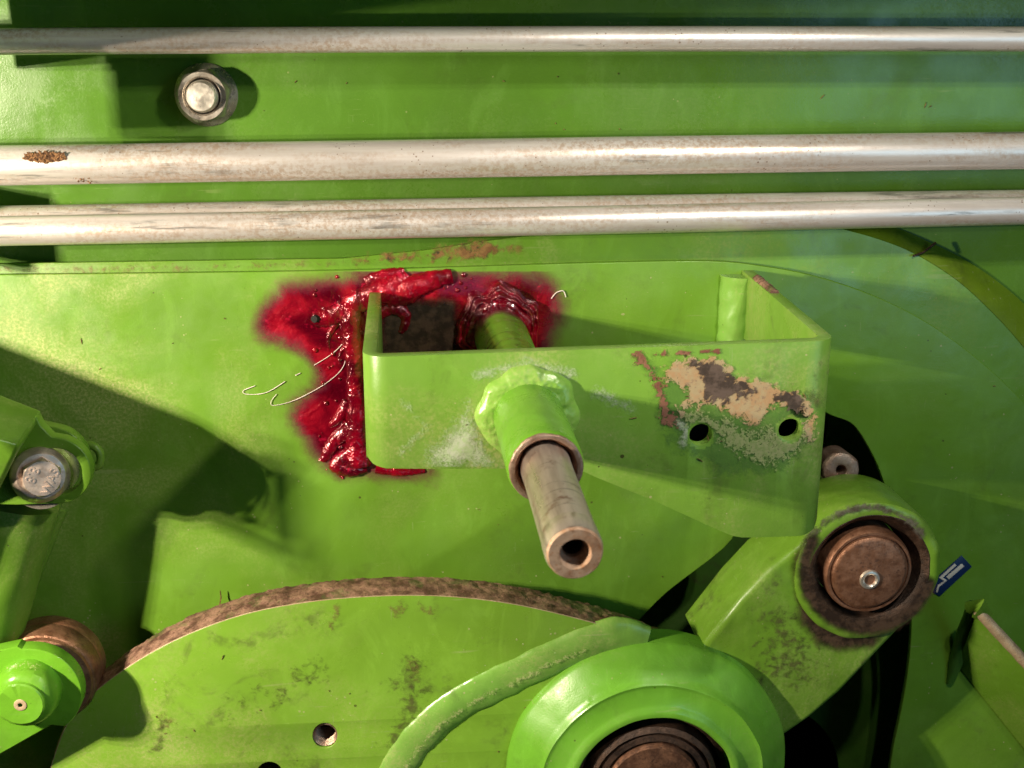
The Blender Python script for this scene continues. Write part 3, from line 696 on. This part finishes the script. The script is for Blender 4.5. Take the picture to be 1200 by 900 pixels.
# threaded hole
hcx = P(381, 862, DC); hr = (P(395.5, 862, DC) - P(381, 862, DC)).length
prof = []
for i in range(12): prof += [(hr * 1.0, -.0008 - i * .0024), (hr * .88, -.0020 - i * .0024)]
link('threaded_hole', lathe_mesh(hcx, (0, -1, 0), prof, 48), M['pale_rust'], cp)
me = mesh('b', [hcx + Vector((hr * 1.1 * math.cos(k / 24 * 2 * PI), .031, hr * 1.1 * math.sin(k / 24 * 2 * PI))) for k in range(24)], [tuple(range(24))])
link('hole_bottom', me, M['rust_dark'], cp)
# stains on the plate
coat('grime_stain', DC, [('l', [(190, 850), (188, 872), (178, 880)], 7)], M['grime'], cp, 9, 2.5)
coat('grime_stain', DC, [('l', [(480, 770), (492, 800), (480, 840), (462, 870)], 12), ('l', [(430, 815), (480, 790), (500, 800)], 3), ('l', [(270, 830), (350, 800), (370, 790)], 8)], M['grime'], cp, 22, 4)
coat('rub_mark', DC, [('l', [(394, 714), (388, 735)], 6)], M['rubmark'], cp, 5, 2)
for sh in ([(465, 716), (470, 712)], [(495, 712), (508, 716)], [(480, 775), (488, 800)], [(190, 838), (196, 845)]): coat('rub_mark', DC, [('l', sh, 7)], M['rubmark'], cp, 9, 2.5)
# flattened painted weld run across the plate
run = smooth_pts([(452, 922), (478, 880), (505, 850), (535, 826), (570, 806), (610, 787), (650, 768), (690, 753), (722, 745), (756, 752)], 8)
w3 = [P(a, b, DC - .002) for a, b in run]
link('weld_run', tubepath(w3, [float(np.interp(i / len(w3), [0, .3, .6, .9, 1], [.0160, .0172, .0170, .0180, .015])) for i in range(len(w3))], 26, disp=.0012, ds=60, flat=.40, ripple=.004, rip_n=.008), M['green_pale'], cp)
coat('chipped_edge', DC + .0062, [('l', [(q[0] + 5, q[1] + 6) for q in run[6:58:4]], 4)], M['limechip'], cp, 4, 2)
# boss with its bearing
BC = P(757, 897, DC); ru = (P(757 + 160, 897, DC) - BC).length
FD = .046
u1 = ru
prof = [(u1 * 1.0, -.02), (u1 * 1.0, .0035), (u1 * .992, .0065), (u1 * .975, .0088), (u1 * .90, .0165), (u1 * .825, .0245), (u1 * .800, .0268), (u1 * .792, .0290), (u1 * .780, .0302), (u1 * .765, .0296), (u1 * .750, .0292), (u1 * .70, .0305), (u1 * .645, .0318), (u1 * .625, .0330), (u1 * .605, .0355), (u1 * .585, .0362), (u1 * .562, .0358), (u1 * .548, .0335)]
link('boss', lathe_mesh(BC, (0, -1, 0), prof, 160, .0014, 22), M['green_boss'], cp)
prof = [(u1 * .545, .0), (u1 * .545, .020), (u1 * .50, .022), (u1 * .49, .014), (u1 * .47, .012), (u1 * .455, .028), (u1 * .42, .031), (u1 * .415, .026), (u1 * .40, .026), (u1 * .39, .029), (u1 * .35, .030), (u1 * .345, .026), (u1 * .33, .026), (u1 * .33, 0)]
link('bearing', lathe_mesh(BC, (0, -1, 0), prof, 128, .0004, 150), M['rust_dark'], cp)
prof = [(u1 * .325, 0), (u1 * .325, .030), (u1 * .31, .033), (u1 * .10, .034), (u1 * .09, .030), (.0001, .030)]
link('pin', lathe_mesh(BC, (0, -1, 0), prof, 96, .0005, 100), M['rust'], cp)

# ================================================================== LEVER ARM (right)
DA = .076; TA = .068
la = thing('lever_arm', 'grimy green lever arm with a brown bearing pin in its rounded end', 'lever arm', P(960, 740, .05))
EC = P(1016, 668, DA); er = (P(1101, 668, DA) - P(931, 668, DA)).length / 2
def ept(a, k=1.0): return (EC.x + er * k * math.cos(R(a)), EC.z + er * k * math.sin(R(a)))
body = [ept(a) for a in range(-38, 150, 4)]
tailp = xz([(936, 640), (900, 668), (868, 702), (822, 760), (842, 798), (868, 826), (896, 862), (908, 871), (950, 842), (985, 812)], DA)
pin_r = (P(1063, 668, DA) - P(961, 668, DA)).length / 2
hole = [(EC.x + pin_r * 1.28 * math.cos(2 * PI * k / 64), EC.z + pin_r * 1.28 * math.sin(2 * PI * k / 64)) for k in range(64)]
link('arm', plate_mesh(body + tailp, [hole], DA, TA, .006, 5), M['green_dirty'], la)
# raised worn eye ring
prof = [(0, 0), (pin_r * 1.01, -.026), (pin_r * 1.08, -.014), (pin_r * 1.18, -.003), (pin_r * 1.30, .0030), (er * .82, .0058), (er * .86, .0052)]
link('eye_ring', lathe_mesh(EC, (0, -1, 0), prof[1:] , 110, .0007, 60), M['rust_dark'], la, label='dark greasy worn ring round the pin')
me = lathe_mesh(EC, (0, -1, 0), [(er * 1.004, -.045), (er * 1.006, -.020), (er * 1.004, -.002), (er * .98, .0035), (er * .94, .0055), (er * .88, .0062), (er * .83, .0056)], 110, .0007, 60)
bm = bmesh.new(); bm.from_mesh(me)
bmesh.ops.delete(bm, geom=[v for v in bm.verts if (v.co.z - EC.z) < -.45 * er and False], context='VERTS'); bm.to_mesh(me); bm.free()
link('eye_edge', me, M['green_dirty'], la)
prof = [(pin_r * 1.30, -.045), (pin_r * 1.30, -.02), (pin_r * 1.1, -.022), (pin_r * 1.1, -.045)]
link('seal', lathe_mesh(EC, (0, -1, 0), prof, 80), M['black'], la)
prof = [(pin_r, -.04), (pin_r, .0), (pin_r * .985, .003), (pin_r * .95, .005), (pin_r * .90, .005), (pin_r * .895, .0035), (pin_r * .86, .0035), (pin_r * .85, .006), (pin_r * .80, .0075), (pin_r * .76, .008), (.0001, .008)]
link('pin', lathe_mesh(EC, (0, -1, 0), prof, 110, .0003, 90), M['copper'], la)
GN = P(1019, 679, DA + .008)
gr = pin_r * .21
link('grease_nipple', lathe_mesh(GN, (0, -1, 0), [(gr * 1.1, 0), (gr, .0018), (gr * .78, .0022), (gr * .62, .0012), (gr * .55, -.002), (gr * .5, -.006)][:5] + [(gr * .45, -.004), (.0001, -.004)], 40), M['stud'], la)
link('nipple_bore', lathe_mesh(GN, (0, -1, 0), [(gr * .40, -.0035), (.0001, -.0032)], 24), M['black'], la)
arc = lambda r_, a0, a1: [(1016 + r_ * math.cos(R(a)), 667 + r_ * .93 * math.sin(R(a))) for a in range(a0, a1, 8)]
coat('worn_patch', DA, [('l', arc(78, 205, 330), 4)], M['grime2'], la, 6, 2, lift=.0066)
coat('grease_stain', DA, [('l', arc(73, 15, 215), 9)], M['grease'], la, 7, 2, lift=.0070)
coat('grease_stain', DA, [('p', [(930, 655), (950, 625), (958, 690), (985, 735), (1030, 748), (1020, 758), (985, 762), (958, 755), (936, 725)])], M['grease'], la, 10, 2, lift=.001)
coat('grime_stain', DA, [('p', [(890, 730), (930, 710), (960, 760), (940, 800), (900, 800)])], M['grime'], la, 30, 4)
# washer behind
link('rear_washer', lathe_mesh(P(982, 548, -.012), (-.1, -1, .15), ringprof(.004, .017, -.02, .012, .003), 48, .0008, 80), M['pale_rust'], la)

# ================================================================== STICKER
dS = .0006
st = P(1113, 676, 0)
sk = [(1092, 690), (1093, 683), (1101, 674), (1127, 651), (1139, 664), (1101, 699), (1094, 695)]
so = link('sticker', plate_mesh(xz(sk, .0010), [], .0010, .0008, .0001, 1), M['navy'])
tag(so, 'small navy blue sticker with a cream zigzag mark right of the lever arm', 'sticker')
for poly in ([(1097, 694), (1099, 686), (1107, 681), (1100.5, 677), (1119, 660.5), (1121, 662.5), (1105, 677), (1110, 680), (1101, 687.5), (1098.5, 694.5)],
             [(1109, 676), (1127, 660.5), (1130, 663.5), (1112, 679)]):
    link('printed_mark', plate_mesh(xz(poly, .0014), [], .0014, .0004, .00005, 1), M['cream'], so)

# ================================================================== GUSSET (right edge)
A = P(1146, 716, .055); B = P(1290, 872, .075); Cc = P(1290, 985, 0); Dd = P(1123, 776, 0)
nrm = (B - A).cross(Dd - A).normalized(); t = .0035
vs = [p + nrm * s for s in (-t, t) for p in (A, B, Cc, Dd)]
gs = thing('gusset', 'green triangular gusset plate with a tan worn edge at the right border', 'gusset', Dd)
link('web', applied(mesh('g', vs, [(0, 1, 2, 3), (4, 5, 6, 7), (0, 1, 5, 4), (1, 2, 6, 5), (2, 3, 7, 6), (3, 0, 4, 7)]), [('BEVEL', .0008, 2)]), M['green'], gs)
link('worn_edge', tubepath([A + (B - A) * (k / 30) + Vector((0, -.001, .0)) for k in range(31)], .0050, 12, disp=.0004), M['tan_edge'], gs)
link('end_weld', tubepath([P(1139, 712, .045), P(1146, 712, .055), P(1152, 720, .05)], [.007, .0095, .008], 14, disp=.002, ds=90), M['green_dirty'], gs)
link('side_weld', tubepath([P(1139, 714, .04), P(1130, 740, .02), P(1120, 775, .002), P(1113, 800, .0)], [.006, .006, .007, .004], 12, disp=.002, ds=90), M['green_dark'], gs)

# ================================================================== LEFT: clevis with bolt
cl = thing('clevis', 'green two-eared clevis holding the large flanged bolt at the left edge', 'clevis', P(40, 560, .02))
def ear(cxp, cyp, rp, d, th, tail, name='ear', hole=None):
    c = P(cxp, cyp, d); r_ = (P(cxp + rp, cyp, d) - c).length
    pts = [(c.x + r_ * math.cos(R(a)), c.z + r_ * math.sin(R(a))) for a in range(-100, 75, 5)]
    hs = []
    if hole: h = P(*hole[:2], d); hr_ = (P(hole[0] + hole[2], hole[1], d) - h).length; hs = [[(h.x + hr_ * math.cos(q), h.z + hr_ * math.sin(q)) for q in np.linspace(0, 2 * PI, 32, endpoint=False)]]
    link(name, plate_mesh(pts + xz(tail, d), hs, d, th, .0012, 3), M['green'], cl)
ear(60, 540, 43, .070, .012, [(45, 497), (20, 490), (-60, 480), (-60, 580), (30, 590)], hole=(60, 540, 22))
ear(64, 552, 43, .110, .012, [(60, 512), (48, 500), (42, 488), (30, 490), (-60, 520), (-60, 590), (20, 592)], hole=(66, 553, 30))
link('bushing', lathe_mesh(P(58, 548, .07), (0, -1, 0), [(.010, 0), (.0235, 0), (.0235, .010), (.0225, .012), (.0225, .020), (.0235, .022), (.0235, .030), (.010, .030)], 64), M['zinc'], cl)
bo = thing('flanged_bolt', 'large pinkish flanged bolt with stamped hexagon head in the clevis', 'bolt', P(48, 556, .112))
BCn = P(47, 556, .112); bax = Vector((.40, -1, .14)).normalized(); br_ = (P(82, 556, .112) - P(13, 556, .112)).length / 2
link('flange', lathe_mesh(BCn, bax, [(br_ * .3, 0), (br_, 0), (br_, .003), (br_ * .97, .0045), (br_ * .80, .0075), (br_ * .55, .0080), (.0001, .0080)], 90), M['bolt'], bo)
link('hex_head', hexnut(BCn, bax, br_ * .70, .006, .016, 0.0, rot=.35, rim=False), M['bolt'], bo)
def text3d(body, size, c, axis, rot, name, par, mat, off=(0, 0), ext=.0005):
    cu = bpy.data.curves.new('t', 'FONT'); cu.body = body; cu.size = size; cu.extrude = ext; cu.align_x = 'CENTER'; cu.align_y = 'CENTER'
    ob = bpy.data.objects.new('t', cu); COL.objects.link(ob); bpy.context.view_layer.update()
    me = bpy.data.meshes.new_from_object(ob.evaluated_get(bpy.context.evaluated_depsgraph_get())); bpy.data.objects.remove(ob)
    a, u, v = basis(axis); u = -u
    if u.x < 0: u = -u
    me.materials.clear()
    rm = Matrix((( u.x, v.x, a.x), (u.y, v.y, a.y), (u.z, v.z, a.z))).to_4x4()
    me.transform(Matrix.Translation(Vector(c)) @ rm @ Matrix.Rotation(rot, 4, 'Z') @ Matrix.Translation((off[0], off[1], 0)))
    return link(name, me, mat, par)
hc_ = BCn + bax * .0160
text3d('8.8', .0105, hc_, bax, R(-118), 'stamped_text', bo, M['bolt'], (0, -br_ * .36))
text3d('WAS', .0095, hc_, bax, R(60), 'stamped_text', bo, M['bolt'], (-br_ * .02, -br_ * .30))
# folded box end above it
bk = thing('box_arm', 'green folded box arm with dusty top and brightly lit front at the left border', 'arm', P(-10, 520, .05))
pa = [P(-420, 300, .10), P(48, 480, .10), P(21, 521, .19), P(-420, 420, .19)]
pb = [P(-420, 420, .19), P(21, 521, .19), P(0, 566, .155), P(-420, 700, .155)]
def slab(quads, t):
    vs = []; fs = []
    rows = quads; n = len(rows[0])
    return None
top0 = [P(-420, 300, .10), P(-420, 404, .19), P(-420, 720, .16)]; top1 = [P(48, 481, .10), P(21, 522, .15), P(-4, 572, .13)]
inn0 = [p + Vector((0, .006, -.006)) for p in top0]; inn1 = [p + Vector((-.001, .006, -.006)) for p in top1]
vs = top0 + top1 + inn0 + inn1
fs = [(0, 1, 4, 3), (1, 2, 5, 4), (6, 7, 10, 9), (7, 8, 11, 10), (0, 1, 7, 6), (1, 2, 8, 7), (3, 4, 10, 9), (4, 5, 11, 10), (0, 3, 9, 6), (2, 5, 11, 8)]
link('folded_sheet', applied(mesh('f', vs, fs), [('BEVEL', .0025, 3)]), M['green_dusty'], bk)
endp = [P(48, 481, .099), P(21, 522, .147), P(-4, 572, .127), P(-30, 560, .06), P(38, 500, .06)]
vs = endp + [p + Vector((-.006, .0, -.001)) for p in endp]
link('end_flange', applied(mesh('e', vs, [(0, 1, 2, 3, 4), (5, 6, 7, 8, 9)] + [(i, (i + 1) % 5, 5 + (i + 1) % 5, 5 + i) for i in range(5)]), [('BEVEL', .001, 2)]), M['green_dirty'], bk)
# small hook behind the ears
hk = tag(link('wire_hook', tubepath([P(a, b, .03) for a, b in smooth_pts([(92, 524), (108, 522), (118, 532), (116, 545), (106, 548)], 5)], .0035, 10, disp=.0006), M['green_dirty']), 'small grimy hook poking out behind the clevis ears', 'hook')

# ================================================================== LEFT: strut, roller, follower link
sr = thing('round_strut', 'shiny green round strut running down the left border under the bolt', 'strut', P(0, 700, .02))
axp = [P(16, 584, .06), P(-62, 870, .085)]
vdir = (axp[1] - axp[0]).normalized()
link('tube', tubepath([axp[0] + vdir * (.30 * k / 20) for k in range(21)], .036, 48, disp=.0006, ds=30), M['green_dusty'], sr)
vs = [P(62, 592, .03), P(70, 592, .03), P(18, 740, .03), P(-4, 760, .03), P(40, 600, .09), P(-30, 740, .09)]
rib = [P(68, 590, .0), P(56, 592, .045), P(-10, 770, .045), P(5, 770, .0)]
nr = Vector((.0045, 0, .001))
link('rib', applied(mesh('r', rib + [p + nr for p in rib], [(0, 1, 2, 3), (4, 5, 6, 7), (0, 1, 5, 4), (1, 2, 6, 5), (2, 3, 7, 6), (3, 0, 4, 7)]), [('BEVEL', .0012, 2)]), M['green'], sr)
link('rib_weld', tubepath([P(72, 596, .0), P(62, 620, .0), P(40, 680, .0), P(22, 730, .0)], .0055, 12, disp=.002, ds=90), M['green'], sr)

ro = thing('follower_roller', 'rusty brown roller touching the left end of the cam plate rim', 'roller', P(62, 772, .06))
RCn = P(64, 775, .055); rr0 = (P(124, 775, .055) - RCn).length
prof = [(rr0 * .5, -.004), (rr0 * .97, -.004), (rr0, -.001), (rr0 * 1.0, .010), (rr0 * .985, .0115), (rr0 * 1.0, .013), (rr0 * .99, .026), (rr0 * .96, .030), (rr0 * .93, .031), (rr0 * .91, .0345), (rr0 * .80, .036), (rr0 * .78, .034), (rr0 * .70, .034), (rr0 * .69, .028), (rr0 * .5, .028)]
link('roller_shell', lathe_mesh(RCn, (0, -1, 0), prof, 110, .0005, 80), M['copper'], ro)
link('bearing_seal', lathe_mesh(RCn, (0, -1, 0), [(rr0 * .72, .028), (rr0 * .5, .0285), (rr0 * .2, .0285)], 60), M['rust_dark'], ro)
fl = thing('follower_link', 'bright green link with a chipped round boss in front of the roller, lower left corner', 'link', P(20, 830, .1))
LC = P(37, 812, .118); lr = (P(96, 812, .118) - LC).length
pts = [(LC.x + lr * math.cos(R(a)), LC.z + lr * math.sin(R(a))) for a in range(-55, 100, 5)]
link('link_plate', plate_mesh(pts + xz([(20, 758), (-60, 775), (-200, 860), (-200, 980), (-60, 915), (0, 884), (60, 850)], .118), [], .118, .014, .0012, 3), M['green_fresh'], fl)
b2 = (P(75, 808, .118) - P(-3, 808, .118)).length / 2
LB = P(35, 806, .118)
prof = [(b2, -.002), (b2 * 1.0, .010), (b2 * .93, .017), (b2 * .80, .021), (b2 * .72, .022), (b2 * .71, .0245), (b2 * .66, .0255), (b2 * .14, .0255), (b2 * .12, .0225), (.0001, .0225)]
link('boss', lathe_mesh(LB, (0, -1, 0), prof, 96, .0007, 50), M['green_fresh'], fl)
link('centre_mark', lathe_mesh(LB + Vector((0, -.0253, 0)), (0, -1, 0), ringprof(b2 * .07, b2 * .19, 0, .0008, .0003), 32), M['tan_edge'], fl)
coat('paint_chip', .118 + .0225, [('l', [(8, 783), (30, 778), (45, 782)], 3)], M['limechip'], fl, 4, 1.6)

random.seed(21)
def flecks(par, d, box, n, name='chaff_flecks'):
    ms = []
    for i in range(n):
        x, y = random.uniform(box[0], box[2]), random.uniform(box[1], box[3]); c = P(x, y, d + .0006); a = random.uniform(0, PI); l = random.choice((.0004, .0006, .0008, .0012, .0026))
        v = Vector((math.cos(a), random.uniform(-.15, 0), math.sin(a))) * l; ms.append(tubepath([c - v, c + v * .2, c + v], [.0002, .0004, .0002], 5))
    return stuff(link(name, join(ms), M['dirt'], par))
flecks(cp, DC, (150, 770, 620, 895), 14); flecks(side, 0, (80, 340, 300, 440), 4); flecks(side, 0, (430, 570, 780, 680), 4)
flecks(upper, -.03, (300, 75, 1190, 155), 12); flecks(br, DB, (450, 430, 960, 540), 8); flecks(side, 0, (990, 420, 1190, 880), 6)
# twig on the plate above the cam rim
tw = tag(link('twig', tubepath([P(258, 692, .006), P(259, 700, .006), P(257, 711, .01)], [.0004, .0007, .0005], 6), M['dirt']), 'tiny dry twig lying above the rusty rim of the cam plate', 'twig')
